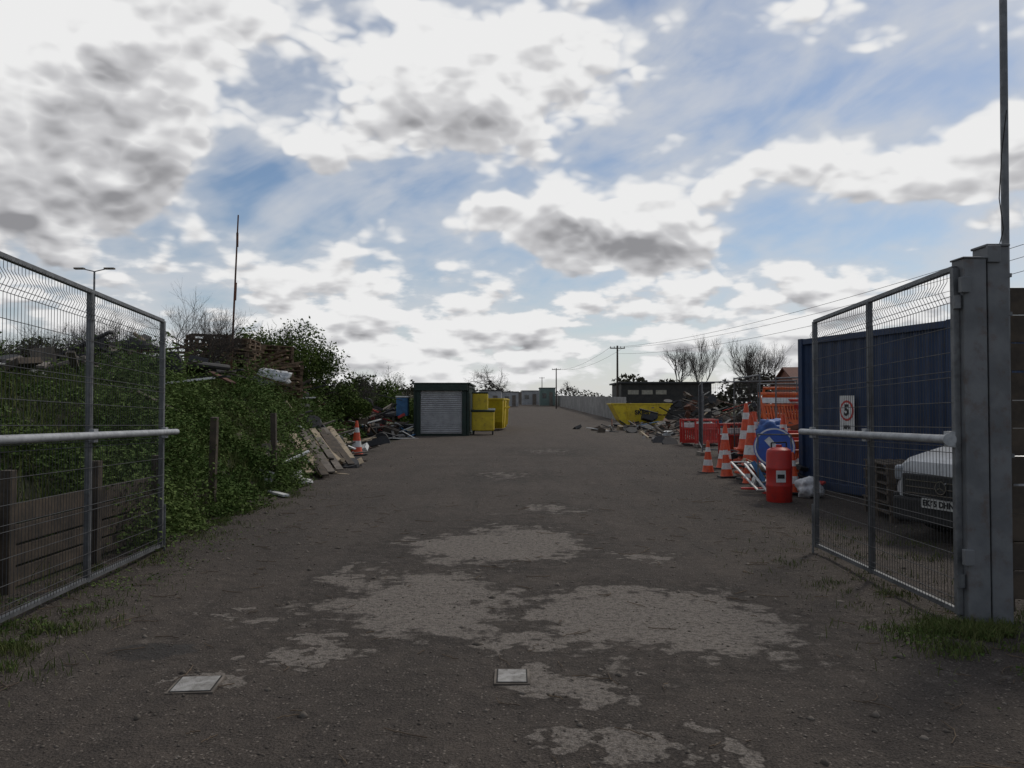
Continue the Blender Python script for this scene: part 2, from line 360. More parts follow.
npmesh('bank_grass',V1,F1,[grassm])
def patchy(nn,cx,cy,sx_,sy_,thr=0):
    x=R.normal(cx,sx_,nn);y=R.normal(cy,sy_,nn);k=np.array([mn.noise(Vector((a*2.3,c*2.3,0)))+.6*mn.noise(Vector((a*7,c*7,4))) for a,c in zip(x,y)])+R.normal(0,.12,nn)>thr
    x,y=x[k],y[k];return x,y,roadz(x,y)
def verge(nn):
    y=R.uniform(3,16,nn);x=np.interp(y,fy,fx)+.2+np.abs(R.normal(0,.3,nn));k=np.array([mn.noise(Vector((a*2,c*2,5)))+.5*mn.noise(Vector((a*6,c*6,5))) for a,c in zip(x,y)])>.1
    x,y=x[k],y[k];return x,y,np.where(x<-5.5,gn(y)-.1,roadz(np.maximum(x,-5.5),y))
Vs=[];Fs=[];o=0
for f,a0,a1,W in((lambda q:verge(12000),.015,.07,.003),(lambda q:patchy(11000,-3.4,4.8,.25,.8,.1),.015,.08,.003),(lambda q:patchy(15000,3.6,5.6,.42,.42,.06),.015,.10,.003),(lambda q:patchy(5000,3.3,7.8,.3,.9,.2),.015,.06,.003),(lambda q:patchy(2500,4.6,9.8,.5,1.2,.25),.02,.08,.004)):
    x,y,z=f(0);V,Fc=blades_np(np.stack([x,y,z],1),R.uniform(a0,a1,len(x)),W,1.0);Vs.append(V);Fs.append(Fc+o);o+=len(V)
npmesh('verge_grass',np.concatenate(Vs),np.concatenate(Fs),[grassm])
x,y,z=patchy(4500,3.65,5.5,.45,.45,.05);x2,y2,z2=patchy(5500,-3.75,6,.3,2.2,.05)
Cc=np.stack([np.concatenate([x,x2]),np.concatenate([y,y2]),np.concatenate([z,z2])+R.uniform(.005,.04,len(x)+len(x2))],1)
V,Fc=leaf_np(Cc,R.uniform(.008,.02,len(Cc)),.5,.5);npmesh('verge_weeds',V,Fc,[weed])

# timber retaining wall
oldwood=mat('weathered_wood',(.085,.065,.047),(.05,.040,.031),rough=.9,scale=5,bs=.4,bscale=25)
pilewood=mat('pallet_wood',(.17,.115,.07),(.09,.062,.04),rough=.9,scale=5,bs=.3)
greywood=mat('grey_wood',(.17,.145,.12),(.10,.085,.07),rough=.9,scale=5,bs=.3)
palewood=mat('pale_wood',(.36,.29,.20),(.24,.19,.13),rough=.85,scale=4,bs=.2)
k=B()
for y in np.arange(2.5,10.2,1.5):
    k.box((-4.4+random.uniform(-.03,.03),y,.42),(.1,.1,1.15+random.uniform(-.1,.2)),rx=random.uniform(-.04,.04))
for j in range(4):
    for y in np.arange(1,9.5,3.0): k.box((-4.47,y+1.5,.05+j*.19+random.uniform(-.01,.01)),(.04,2.97,.17),rx=random.uniform(-.006,.006))
k.box((-4.55,12.2,.75),(.10,.10,1.3),rx=.05,ry=.04);k.box((-4.55,15.3,.7),(.10,.10,1.45),rx=-.04,ry=-.03)
k.obj('timber_retaining_wall',[oldwood],bevel=.006)

# ---------------------------------------------------------------- gates
steel=mat('galvanised_steel',(.17,.175,.18),(.11,.115,.12),rough=.55,metal=.4,scale=6,dirt=.35)
wire=mat('mesh_wire',(.06,.063,.066),(.04,.04,.043),rough=.6,metal=.3,scale=5,bs=0)
rail_m=mat('barrier_rail_paint',(.36,.37,.38),(.26,.27,.28),rough=.5,metal=.2,scale=8,dirt=.4,bs=.05)
postm=mat('post_grey_paint',(.15,.155,.16),(.105,.11,.115),rough=.65,metal=.1,scale=3,dirt=.5,dirtc=(.09,.05,.03))
def gate(name,n_,f_,zb0,zt0,zb1,zt1,mid,side,rz0,rz1):
    e=empty(name);n_=Vector(n_);f_=Vector(f_);D_=f_-n_;L=D_.length;dn=D_/L;pr=Vector((-dn.y,dn.x))*side
    def P(s,hf,off=0):
        t_=s/L;zb=zb0+(zb1-zb0)*t_;zt=zt0+(zt1-zt0)*t_;q=n_+dn*s+pr*off;return Vector((q.x,q.y,zb+(zt-zb)*hf))
    k=B()
    for s in (0,mid,L): k.beam(P(s,0),P(s,1),.05,.05)
    k.beam(P(-.0,1.0),P(L,1.0),.042,.042);k.beam(P(0,0.01),P(L,.01),.04,.04);
    k.obj('frame',[steel],e,bevel=.005)
    S=[]
    m_=int(L/.052)
    for i in range(1,m_):
        s=i*L/m_;S.append((P(s,.015,.03),P(s,.90,.03),.0024,.0024));S.append((P(s,.90,.03),P(s,.935,.075),.0024,.0024));S.append((P(s,.935,.075),P(s,.965,.03),.0024,.0024));S.append((P(s,.965,.03),P(s,.995,.03),.0024,.0024))
    for j in range(0,13):
        hf=.03+j*.0725
        for dd in((0,),) if j%3 else ((0,),(.018,)):
            S.append((P(0,hf+dd[0],.035),P(L,hf+dd[0],.035),.003,.003))
    V,Fc=segs_np(S,4);npmesh('wire_mesh',V,Fc,[wire],e)
    k=B();a_=n_-dn*.05+pr*.08;b2=f_+dn*.28+pr*.08
    k.tube((a_.x,a_.y,rz0),(b2.x,b2.y,rz1),.034,n=16);k.tube((a_.x-dn.x*.012,a_.y-dn.y*.012,rz0),(a_.x,a_.y,rz0),.05,n=16)
    for s in(.02,mid,L-.02):
        q=P(s,.5,.04);zz=rz0+(rz1-rz0)*s/L;k.box((q.x,q.y,zz),(.09,.05,.12),rz=math.atan2(dn.y,dn.x))
    k.obj('barrier_rail',[rail_m],e,smooth=True)
    k=B();q=P(L-.02,0);k.tube((q.x+pr.x*.05,q.y+pr.y*.05,q.z-.06),(q.x+pr.x*.05,q.y+pr.y*.05,q.z+.5),.012,n=8)
    for hf in(.1,.9):
        q=P(-.04,hf);k.tube((q.x,q.y,q.z-.05),(q.x,q.y,q.z+.05),.03,n=10)
    k.obj('bolt_and_hinges',[steel],e,smooth=True);return e
gate('mesh_gate',(3.40,6.12),(3.53,9.3),.0,2.64,-.06,2.56,1.62,1,1.33,1.27)
gate('mesh_gate',(-3.62,5.0),(-4.04,9.23),.03,2.70,-.05,2.56,2.28,-1,1.36,1.27)
k=B();k.box((3.51,6.12,1.33),(.17,.17,2.75));k.box((3.51,6.12,2.71),(.19,.19,.015));k.box((3.42,6.02,2.5),(.07,.05,.12));k.box((3.42,6.02,.45),(.07,.05,.12))
k.obj('gate_post',[postm],bevel=.006)
k=B();k.box((3.70,6.16,1.37),(.16,.2,2.86));k.box((3.70,6.16,2.81),(.18,.22,.02));k.box((3.66,6.05,2.74),(.10,.03,.13))
k.obj('gate_post',[postm],bevel=.006)
k=B();k.tube((3.84,6.22,0),(3.93,6.3,6.6),.03,.028,n=12)
for z in(1.2,2.3,2.6):k.box((3.82,6.22,z),(.12,.08,.03))
k.obj('flag_pole',[steel],smooth=True)
S=[];pp=[(3.87,6.2,3.9),(3.82,6.19,3.55),(3.79,6.18,3.2),(3.80,6.15,2.95),(3.73,6.12,2.75)]
for i in range(4):S.append((pp[i],pp[i+1],.004,.004))
V,Fc=segs_np(S,5);npmesh('cable',V,Fc,[dark])
k=B()
for i in range(11):k.box((5.6,6.36+random.uniform(-.006,.006),.17+i*.225),(3.6,.03,.215),ry=random.uniform(-.003,.003))
for x in(3.95,5.7,7.3):k.box((x,6.44,1.2),(.1,.1,2.5))
k.obj('wooden_fence',[oldwood],bevel=.004)

# ---------------------------------------------------------------- cones and barriers
orange=mat('cone_orange',(.62,.085,.025),(.5,.06,.02),rough=.5,scale=8,dirt=.35)
white=mat('reflective_white',(.62,.62,.60),(.5,.5,.48),rough=.5,scale=8,dirt=.35)
black=mat('black_rubber',(.025,.025,.025),rough=.8,scale=8)
redp=mat('red_plastic',(.50,.03,.02),(.40,.03,.025),rough=.45,scale=5,dirt=.3)
orp=mat('orange_plastic',(.60,.12,.02),(.5,.08,.02),rough=.45,scale=5,dirt=.3)
def cone(x,y,h=1.0,stack=1,lean=0,z=None,name='traffic_cone'):
    k=B();z=g(y) if z is None else z
    for i in range(stack):
        M=Matrix.Translation((0,0,i*.14))@Matrix.Rotation(lean,4,'Y');s=h
        k.box((0,0,.02*s),(.46*s,.46*s,.04*s),rz=i*.2,mi=0 if stack>1 and i%2 else 2,M=M)
        prof=[(.19,.04),(.165,.10),(.145,.24),(.118,.42),(.105,.5),(.082,.66),(.062,.8),(.038,.97),(.03,1.0)]
        k.lathe([(r*s,zz*s) for r,zz in prof],M,20,[0,0,1,0,0,1,0,0])
    k.obj(name,[orange,white,black],smooth=True,loc=(x,y,z),rz=random.random())
cone(-4.85,25,1.08);cone(5.2,19.6,1.1,1,.03);cone(6.0,20.5,1.2,4,name='traffic_cone_stack');cone(5.05,16.9,1.1,3,name='traffic_cone_stack');cone(5.5,18.2,1.15,3,name='traffic_cone_stack');cone(6.7,22.4,1.1,3,name='traffic_cone_stack');cone(4.75,16.2,.5);cone(7.0,23,1.1,3,name='traffic_cone_stack');cone(4.72,17.6,.75,1,-.05);cone(6.45,19.5,1.1,2,name='traffic_cone_stack');cone(5.45,16.1,1.0,2,name='traffic_cone_stack');cone(5.9,17.4,1.1,3,name='traffic_cone_stack');cone(5.15,14.7,.75);cone(4.55,18.6,.75)
def barrier(x,y,rz,m,z=None,lean=0,L=2.0):
    k=B();M=Matrix.Rotation(lean,4,'X')
    k.box((0,0,.98),(L,.05,.07),M=M);k.box((0,0,.78),(L,.035,.16),mi=1,M=M);k.box((0,0,.64),(L,.045,.05),M=M);k.box((0,0,.16),(L,.045,.12),M=M)
    for s in(-1,1):k.box((s*(L/2-.03),0,.55),(.06,.05,.92),M=M);k.box((s*(L/2-.25),0,.03),(.1,.5,.06),mi=2,M=M)
    for i in range(1,16):k.box((-L/2+i*L/16,0,.41),(.045,.03,.42),M=M)
    k.obj('plastic_barrier',[m,white if random.random()<.25 else m,black],loc=(x,y,g(y) if z is None else z),rz=rz,bevel=.006)
barrier(7.25,31,.35,redp,L=1.5);barrier(7.3,31.6,.3,redp,L=1.5);barrier(7.4,30.4,.6,redp,L=1.3)
for i in range(6):barrier(7.1+i*.18,24.6+i*.25,.5+i*.05,orp if i%2 else redp)
for i in range(5):barrier(7.2,21.6+i*.16,.15+i*.04,[redp,orp][i%2],lean=.12,L=1.7)
barrier(8.3,22.3,-.4,redp,z=.75,L=1.3,lean=.25);barrier(7.6,22.0,.3,orp,z=.95,L=1.5,lean=-.3);barrier(8.2,23.6,.1,orp,z=1.1,L=1.8,lean=.2);barrier(7.0,20.2,-.2,orp,z=.1,L=1.3,lean=-.2)
barrier(6.3,17.8,-.5,redp,L=1.5);barrier(6.3,19.0,.8,orp,L=1.3);barrier(5.75,16.8,.3,orp,L=1.0,lean=.2)

# red drum
k=B();M=Matrix()
k.lathe([(.2,0),(.215,.02),(.215,.26),(.222,.28),(.222,.30),(.215,.32),(.215,.56),(.222,.58),(.222,.60),(.215,.62),(.21,.84),(.195,.90),(.13,.94),(.05,.95),(.05,.985),(.04,.99)],M,26,0)
k.tube((-.13,0,.93),(-.13,0,1.02),.013,mi=1);k.tube((.13,0,.93),(.13,0,1.02),.013,mi=1);k.tube((-.13,0,1.02),(.13,0,1.03),.013,mi=1)
k.box((-.04,-.214,.46),(.16,.012,.2),mi=2);k.box((-.04,-.222,.46),(.12,.004,.07),mi=1)
k.obj('red_drum',[redp,black,white],smooth=True,loc=(4.6,13.8,-.09))
# round sign
bluep=mat('sign_blue',(.02,.08,.36),(.02,.06,.28),rough=.45,scale=6,dirt=.25)
signs=empty('traffic_sign',(4.98,15.2,.02),rz=-.25)
k=B();M=Matrix.Translation((0,0,.76))@Matrix.Rotation(rad(78),4,'X')
k.lathe([(.38,0),(.38,.012)],M,40,0);k.lathe([(.365,.014),(.365,.018)],M,40,1);k.lathe([(.335,.019),(.335,.022)],M,40,0)
k.box((0,0,.026),(.12,.42,.004),mi=1,M=M@Matrix.Rotation(rad(40),4,'Z'));k.box((.09,-.15,.027),(.11,.26,.004),mi=1,M=M);k.box((.0,-.23,.0285),(.28,.11,.004),mi=1,M=M)
k.obj('sign_face',[bluep,white],signs)
k=B()
for s in(-.3,.3):k.tube((s,.02,1.0),(s,-.12,0),.014);k.tube((s,.05,1.0),(s,.45,0),.014)
k.tube((-.3,-.1,.1),(.3,-.1,.1),.014);k.tube((-.3,.42,.1),(.3,.42,.1),.014);k.tube((-.3,.03,1.0),(.3,.03,1.0),.014)
k.obj('stand',[steel],signs)
k=B()
for x,y,a in((4.35,15.9,1.25),(4.5,15.5,1.4)):
    dx,dy=math.cos(a)*1.1,math.sin(a)*-1.1
    for o_ in(0,.32):
        k.beam((x+o_,y,.45),(x+o_+dx*.6,y+dy,.0),.04,.025)
    k.beam((x,y,.45),(x+.32,y,.45),.04,.025);k.beam((x+dx*.6,y+dy,.01),(x+.32+dx*.6,y+dy,.01),.04,.025)
k.obj('white_sign_frames',[white],bevel=.004)
bagm=mat('white_sack',(.62,.62,.62),(.42,.43,.44),rough=.7,scale=6,dirt=.4,bs=.6,bscale=12)
bluebag=mat('blue_sack',(.04,.12,.34),(.03,.08,.24),rough=.6,scale=6,dirt=.3,bs=.6,bscale=12)
def sack(name,x,y,z,s,m=bagm,seed=0):
    import bmesh
    me=bpy.data.meshes.new(name);bm=bmesh.new();bmesh.ops.create_icosphere(bm,subdivisions=4,radius=1)
    for v in bm.verts:
        q=v.co.copy();d=1+.35*mn.fractal(q*1.3+Vector((seed,0,0)),1,2,4)+.08*mn.noise(q*6);v.co=Vector((q.x*s[0],q.y*s[1],q.z*s[2]))*d
    bm.to_mesh(me);bm.free();me.materials.append(m)
    for p_ in me.polygons:p_.use_smooth=True
    o=bpy.data.objects.new(name,me);col.objects.link(o);o.location=(x,y,z);return o
sack('plastic_sack',5.3,14.3,.1,(.22,.2,.2),seed=3);sack('blue_sack',5.9,18.2,1.0,(.35,.3,.25),bluebag,seed=5);sack('plastic_sack',6.5,17.2,.4,(.4,.3,.4),seed=6)
sack('plastic_sack',-6.9,22.9,2.35,(.55,.35,.26),seed=9)

# ---------------------------------------------------------------- temporary fencing
def heras(p0,p1,H=2.3,name='temporary_fence_panel'):
    e=empty(name);p0=Vector(p0);p1=Vector(p1);z=g(p0.y);d=p1-p0;k=B();q=lambda s,h:Vector((p0.x+d.x*s,p0.y+d.y*s,z+h))
    for s in(0,1):k.tube(q(s,0),q(s,H),.021,n=8)
    for h in(.2,H-.03):k.tube(q(0,h),q(1,h),.021,n=8)
    k.obj('frame',[steel],e,smooth=True)
    S=[(q(i/40,.2),q(i/40,H-.03),.0028,.0028) for i in range(1,40)]+[(q(0,.2+i*.21),q(1,.2+i*.21),.0028,.0028) for i in range(1,10)]
    V,Fc=segs_np(S,3);npmesh('wire_mesh',V,Fc,[wire],e)
    k=B()
    for s in(0,1):k.box(q(s,.06),(.25,.6,.12))
    k.obj('feet',[greywood],e,bevel=.01)
heras((5.9,24.8),(8.2,23.0));heras((8.25,22.9),(8.0,19.6));heras((5.95,25),(6.9,29.5));heras((8.3,27),(11.6,26));heras((7.0,29.6),(7.9,33.0),2.1);heras((6.6,21.3),(6.75,24.3),2.4);heras((6.9,20.9),(7.9,19.2),2.3)

# ---------------------------------------------------------------- blue container
cblue=mat('container_blue',(.016,.034,.080),(.012,.026,.06),rough=.65,scale=1.6,dirt=.4,dirtc=(.05,.04,.035))
def container(name,pf,pn,width,H,m,zb,extra=None):
    e=empty(name);pf=Vector(pf);pn=Vector(pn);d=(pn-pf);L=d.length;d/=L;r=Vector((-d.y,d.x))
    if r.x<0:r=-r
    k=B()
    c=[pf,pn,pn+r*width,pf+r*width]
    for i in range(4):
        a_,b2=c[i],c[(i+1)%4];k.corr((a_.x,a_.y),(b2.x,b2.y),zb+.12,zb+H-.1)
    k.obj('corrugated_walls',[m],e)
    k=B()
    for i in range(4):
        a_,b2=c[i],c[(i+1)%4]
        k.box((a_.x,a_.y,zb+H/2),(.13,.13,H+.01),rz=math.atan2(d.y,d.x))
        dd=(b2-a_).normalized()*.07
        k.beam((a_.x+dd.x,a_.y+dd.y,zb+.08),(b2.x-dd.x,b2.y-dd.y,zb+.08),.10,.15);k.beam((a_.x+dd.x,a_.y+dd.y,zb+H-.06),(b2.x-dd.x,b2.y-dd.y,zb+H-.06),.10,.11)
    mm=(c[0]+c[2])/2;k.box((mm.x,mm.y,zb+H-.03),(L-.1,width-.1,.03),rz=math.atan2(d.y,d.x))
    k.obj('frame',[m],e,bevel=.008);return e,d,r
e,d,r=container('blue_shipping_container',(5.75,15.8),(6.68,12.1),2.44,2.9,cblue,-.02)
an=math.atan2(d.y,d.x)
sp_=Vector((5.75,15.8))+d*1.45-r*.06
q=empty('speed_limit_sign',(sp_.x-r.x*.02,sp_.y-r.y*.02,1.42),an)
k=B();k.box((0,0,0),(.40,.012,.66),mi=0)
M=Matrix.Translation((0,-.008,.06))@Matrix.Rotation(rad(90),4,'X')
k.lathe([(.185,0),(.185,.004)],M,32,1);k.lathe([(.145,.005),(.145,.008)],M,32,0);k.obj('plate',[white,redp],q)
def text(body,size,parent,loc,rot,m,ext=.002):
    c=bpy.data.curves.new('lettering','FONT');c.body=body;c.size=size;c.extrude=ext;c.align_x='CENTER';c.align_y='CENTER';c.offset=.004*size/.1
    o=bpy.data.objects.new('lettering',c);col.objects.link(o);c.materials.append(m);o.parent=parent;o.location=loc;o.rotation_euler=rot;return o
text('5',.27,q,(0,-.02,.06),(rad(90),0,0),black);text('MPH',.09,q,(0,-.01,-.24),(rad(90),0,0),black)

def pallet(k,x,y,z,rz=0,lean=0,mi=0):
    M=Matrix.Translation((x,y,z))@Matrix.Rotation(rz,4,'Z')@Matrix.Rotation(lean,4,'X')
    for j in range(7):k.box((0,-.47+j*.157,.125),(1.18,.1,.02),M=M,mi=mi)
    for i in(-.54,0,.54):
        k.box((i,0,.105),(.1,1.0,.018),M=M,mi=mi)
        for j in(-.45,0,.45):k.box((i,j,.055),(.1,.1,.08),M=M,mi=mi)
        k.box((i,0,.008),(.1,1.0,.016),M=M,mi=mi)
k=B()
for i in range(6):pallet(k,5.98,12.0,-.1+i*.14,1.45+random.uniform(-.05,.05))
k.obj('pallet_stack',[oldwood])
k=B()
for s,(x,y,nn) in enumerate([(-8.3,24.0,9),(-7.1,24.6,7),(-9.5,25,10),(-7.9,26.0,10)]):
    for i in range(nn):pallet(k,x,y,float(bankz(np.array([x]),np.array([y]))[0])+.1+i*.14,s*.3+random.uniform(-.15,.15),random.uniform(-.05,.05))
for i in range(34):
    x,y=random.uniform(-10.2,-6.6),random.uniform(22.3,25.5);k.box((x,y,float(bankz(np.array([x]),np.array([y]))[0])+random.uniform(.3,1.2)),(random.uniform(.8,2.6),.1,.05),rz=random.uniform(-.8,.8),ry=random.uniform(-.35,.35))
k.obj('pallet_pile',[pilewood])

# ---------------------------------------------------------------- white van
wpaint=mat('white_van_paint',(.42,.43,.44),(.34,.35,.36),rough=.3,scale=2,dirt=.35,bs=0,spec=.5)
glass=mat('dark_glass',(.015,.018,.02),rough=.08,dirt=0,bs=0,spec=.7)
lampm=mat('headlamp',(.3,.32,.34),rough=.15,dirt=.1,bs=0,spec=.8);chrome=mat('chrome',(.6,.6,.6),rough=.2,metal=1,dirt=.1,bs=0)
plat=mat('plate_white',(.55,.55,.52),rough=.4,dirt=.1,bs=0)
van=empty('parked_van',(5.24,9.72,-.09),rz=math.atan2(-.31,-.95))
st_=[(0,.68,.32,.55,.62,.80),(-.06,.80,.28,.62,.72,.96),(-.22,.88,.26,.68,.76,1.04),(-.6,.92,.24,.8,.80,1.12),(-1.05,.93,.24,.98,.78,1.2),(-1.75,.94,.24,1.1,.66,1.82),(-2.1,.94,.24,1.12,.66,1.9),(-4.3,.94,.26,1.12,.68,1.9),(-4.45,.9,.32,1.1,.62,1.8)]
k=B();vs=[]
for s,wd_,zb,zm,wt,zt in st_:
    vs+=[(s,-wd_*.92,zb),(s,-wd_,zb+.12),(s,-wd_,zm),(s,-wt,zt-.05),(s,-wt*.8,zt),(s,wt*.8,zt),(s,wt,zt-.05),(s,wd_,zm),(s,wd_,zb+.12),(s,wd_*.92,zb)]
fs=[];m_=len(st_)
for i in range(m_-1):
    for j in range(10):fs.append((i*10+j,(i+1)*10+j,(i+1)*10+(j+1)%10,i*10+(j+1)%10))
fs+=[tuple(range(10)),tuple((m_-1)*10+9-j for j in range(10))];k.add(vs,fs)
k.obj('body',[wpaint],van,smooth=True,bevel=.02)
k=B();k.box((.0,0,.66),(.08,1.25,.30));k.obj('grille',[black],van,bevel=.02)
k=B()
for z in(.57,.65,.73):k.box((.043,0,z),(.01,1.1,.012))
k.lathe([(.085,0),(.085,.012)],Matrix.Translation((.05,0,.67))@Matrix.Rotation(rad(90),4,'Y'),24)
k.lathe([(.07,0.013),(.07,.015)],Matrix.Translation((.05,0,.67))@Matrix.Rotation(rad(90),4,'Y'),24,1)
for a_ in(0,2.094,4.189):k.box((.067,.035*math.sin(a_),.67+.035*math.cos(a_)),(.006,.012,.07),rx=-a_)
k.obj('grille_trim',[chrome,black],van)
k=B();k.box((.0,0,.36),(.16,1.5,.30));k.box((-.12,.78,.38),(.24,.18,.34),rz=-.5);k.box((-.12,-.78,.38),(.24,.18,.34),rz=.5);k.obj('bumper',[black],van,bevel=.03)
k=B()
for s in(-1,1):k.box((-.12,s*.74,.80),(.2,.20,.2),rz=-s*.45)
k.obj('headlamps',[lampm],van,bevel=.04)
k=B();k.box((.09,0,.47),(.012,.52,.115));k.obj('number_plate',[plat],van)
text('EK65 DHN',.1,van,(.1,0,.47),(rad(90),0,rad(90)),black,.001)
k=B();k.add([(-1.08,-.72,1.22),(-1.08,.72,1.22),(-1.72,.58,1.83),(-1.72,-.58,1.83)],[(0,1,2,3)])
for s in(-1,1):k.add([(-1.5,s*.90,1.15),(-2.5,s*.91,1.17),(-2.4,s*.74,1.72),(-1.85,s*.74,1.72)],[(0,1,2,3)])
k.obj('windows',[glass],van)
k=B()
for x in(-.85,-3.6):
    for s in(-1,1):k.lathe([(.2,-.1),(.32,-.1),(.33,0),(.32,.1),(.2,.1)],Matrix.Translation((x,s*.86,.32))@Matrix.Rotation(rad(90),4,'X'),24)
k.obj('wheels',[black],van,smooth=True)
k=B()
for s in(-1,1):k.box((-1.45,s*1.05,1.2),(.1,.2,.24))
k.obj('mirrors',[black],van,bevel=.03)

# ---------------------------------------------------------------- green roller-shutter container
cgreen=mat('container_green',(.012,.030,.022),(.01,.022,.016),rough=.6,scale=2)
shut=mat('roller_shutter',(.42,.42,.42),(.33,.33,.33),rough=.5,metal=.1,scale=2,dirt=.3)
e,d,r=container('green_storage_container',(-4.85,46),(-4.85,40),2.65,2.55,cgreen,0)
k=B();k.box((-3.525,39.93,1.22),(2.15,.04,2.2),mi=0)
for i in range(22):k.tube((-4.55,39.9,.2+i*.097),(-2.5,39.9,.2+i*.097),.035,n=8)
k.obj('roller_shutter',[shut],e,smooth=True)
k=B();k.box((-3.525,39.85,2.42),(2.65,.3,.3));k.box((-4.66,39.88,1.15),(.2,.14,2.3));k.box((-2.39,39.88,1.15),(.2,.14,2.3));k.box((-3.525,43,2.62),(2.9,6.6,.08));k.obj('shutter_frame',[cgreen],e,bevel=.01)

# ---------------------------------------------------------------- skips, bins
yel=mat('yellow_paint',(.60,.45,.02),(.5,.36,.02),rough=.5,scale=2,dirt=.45,dirtc=(.10,.06,.03))
def skip(name,x,y,rz,L=3.9,W=1.8,H=1.45,m=yel,word=None):
    e=empty(name,(x,y,g(y)),rz);k=B();t=.05
    def fr(l,wd_,z):return[(-l/2,-wd_/2,z),(l/2,-wd_/2,z),(l/2,wd_/2,z),(-l/2,wd_/2,z)]
    k.add(fr(L*.52,W*.9,.1)+fr(L*.72,W*.93,.5)+fr(L,W,H)+fr(L-2*t,W-2*t,H)+fr(L*.5,W*.85,.2),
     [(3,2,1,0)]+[(a+j,a+(j+1)%4,a+4+(j+1)%4,a+4+j) for a in(0,4,8,12) for j in range(4)]+[(16,17,18,19)])
    for s in(-1,1):
        k.beam((-L/2,s*W/2,H),(L/2,s*W/2,H),.09,.09);k.beam((s*L/2,-W/2,H),(s*L/2,W/2,H),.09,.09)
        for q in(-.2,.2):k.beam((q*L,s*W*.47,.15),(q*L*1.3,s*(W/2+.02),H-.05),.08,.06);k.tube((q*L*1.3,s*W/2,H*.72),(q*L*1.3,s*(W/2+.14),H*.72),.05)
    k.obj('body',[m],e,bevel=.01)
    if word:text(word,.42,e,(0,-W*.5-.03,H*.63),(rad(87),0,0),black,.004)
    k=B();rn=random.Random(3)
    for i in range(24):k.box((rn.uniform(-L*.36,L*.36),rn.uniform(-W*.33,W*.33),H-.3+rn.uniform(0,.22)),(rn.uniform(.3,.8),rn.uniform(.1,.4),rn.uniform(.03,.2)),rz=rn.uniform(0,3),ry=rn.uniform(-.3,.3),rx=rn.uniform(-.3,.3),mi=rn.choice([0,1,2]))
    k.obj('waste',[oldwood,greywood,black],e)
skip('yellow_skip',8.9,56,.05,4.2,1.8,1.6,word='SKIPS')
skip('yellow_skip',-1.35,50,1.5,4.2,1.9,1.9)
skip('yellow_skip',-1.3,56,1.5,4.2,1.9,1.9)
e=empty('yellow_waste_bin',(-1.5,41.6,0));k=B();k.box((0,0,.72),(1.15,1.1,1.0));k.box((-.15,.1,1.7),(.8,.8,.9));k.obj('bin_body',[yel],e,bevel=.05)
k=B();k.box((0,0,1.28),(1.25,1.18,.1),rx=.08);k.box((-.15,.1,2.18),(.86,.86,.08));k.obj('lid',[cgreen],e,bevel=.03)
k=B()
for s in(-.5,.5):
    for q_ in(-.4,.4):k.lathe([(.1,-.03),(.1,.03)],Matrix.Translation((s,q_,.1))@Matrix.Rotation(rad(90),4,'Y'),12)
k.obj('castors',[black],e)
lb=mat('light_blue_plastic',(.05,.16,.32),rough=.5)
e=empty('blue_waste_bin',(-5.6,41,.9));k=B();k.box((0,0,.55),(.6,.6,.95));k.obj('bin_body',[lb],e,bevel=.04);k=B();k.box((0,0,1.06),(.66,.66,.08));k.obj('lid',[white],e,bevel=.03)

# junk piles
rust=mat('rusty_metal',(.12,.045,.025),(.06,.03,.02),rough=.85,scale=3)
blk=mat('dark_scrap',(.03,.03,.032),rough=.7)
JM=[oldwood,greywood,palewood,rust,blk,white,redp,lb]
def junk(name,cx,cy,sx_,sy_,h,nn,seed,wts,big=1,zf=None):
    rn=random.Random(seed);k=B()
    for i in range(nn):
        x,y=rn.gauss(cx,sx_),rn.gauss(cy,sy_);hh=h*math.exp(-((x-cx)/sx_/1.3)**2-((y-cy)/sy_/1.3)**2);z0=g(y) if zf is None else zf(x,y)
        z=z0+rn.uniform(.03,1)*max(hh,.06);t=rn.random();mi=rn.choices(range(8),wts)[0]
        if t<.5:k.box((x,y,z),(rn.uniform(.6,2.2)*big,.12,.04),rz=rn.uniform(0,3.1),ry=rn.uniform(-.4,.4),mi=mi)
        elif t<.75:k.box((x,y,z),(rn.uniform(.2,.7)*big,rn.uniform(.2,.6)*big,rn.uniform(.05,.4)*big),rz=rn.uniform(0,3.1),ry=rn.uniform(-.5,.5),rx=rn.uniform(-.5,.5),mi=mi)
        elif t<.9:
            a_=rn.uniform(0,6.28);l=rn.uniform(.4,1.3)*big;k.tube((x,y,z),(x+l*math.cos(a_),y+l*math.sin(a_),z+rn.uniform(-.1,.5)),rn.uniform(.02,.07),n=8,mi=mi)
        elif big>.6:k.lathe([(.18,-.09),(.3,-.09),(.32,0),(.3,.09),(.18,.09)],Matrix.Translation((x,y,z))@Matrix.Rotation(rn.uniform(0,1.5),4,'X'),14,4)
    k.obj(name,JM,bevel=.004)
bz=lambda x,y:max(float(bankz(np.array([x]),np.array([y]))[0]),g(y))
junk('timber_debris_pile',-4.75,18.6,.3,1.7,.5,60,1,[2,3,6,0,.5,2.5,0,0],.8,bz)
junk('timber_debris_pile',-5.5,23.5,.45,1.8,.6,60,2,[3,3,2,1,3,1.5,0,0],.9,bz)
k=B()
for i in range(14):
    y=random.uniform(17.2,21.5);x=-4.35-.02*i+random.uniform(-.15,.15);L=random.uniform(1.4,2.8)
    k.beam((x-.75,y+L*.7,.75+random.uniform(-.1,.2)),(x+.35,y-L*.3,.06+i*.012),.17,.03,mi=random.choice([0,1,1,2]))
k.obj('loose_planks',[palewood,greywood,oldwood],bevel=.004)
junk('scrap_heap',-7.2,36,.9,3.2,2.2,150,4,[2,1,.5,3,4,.8,.9,.5],1)
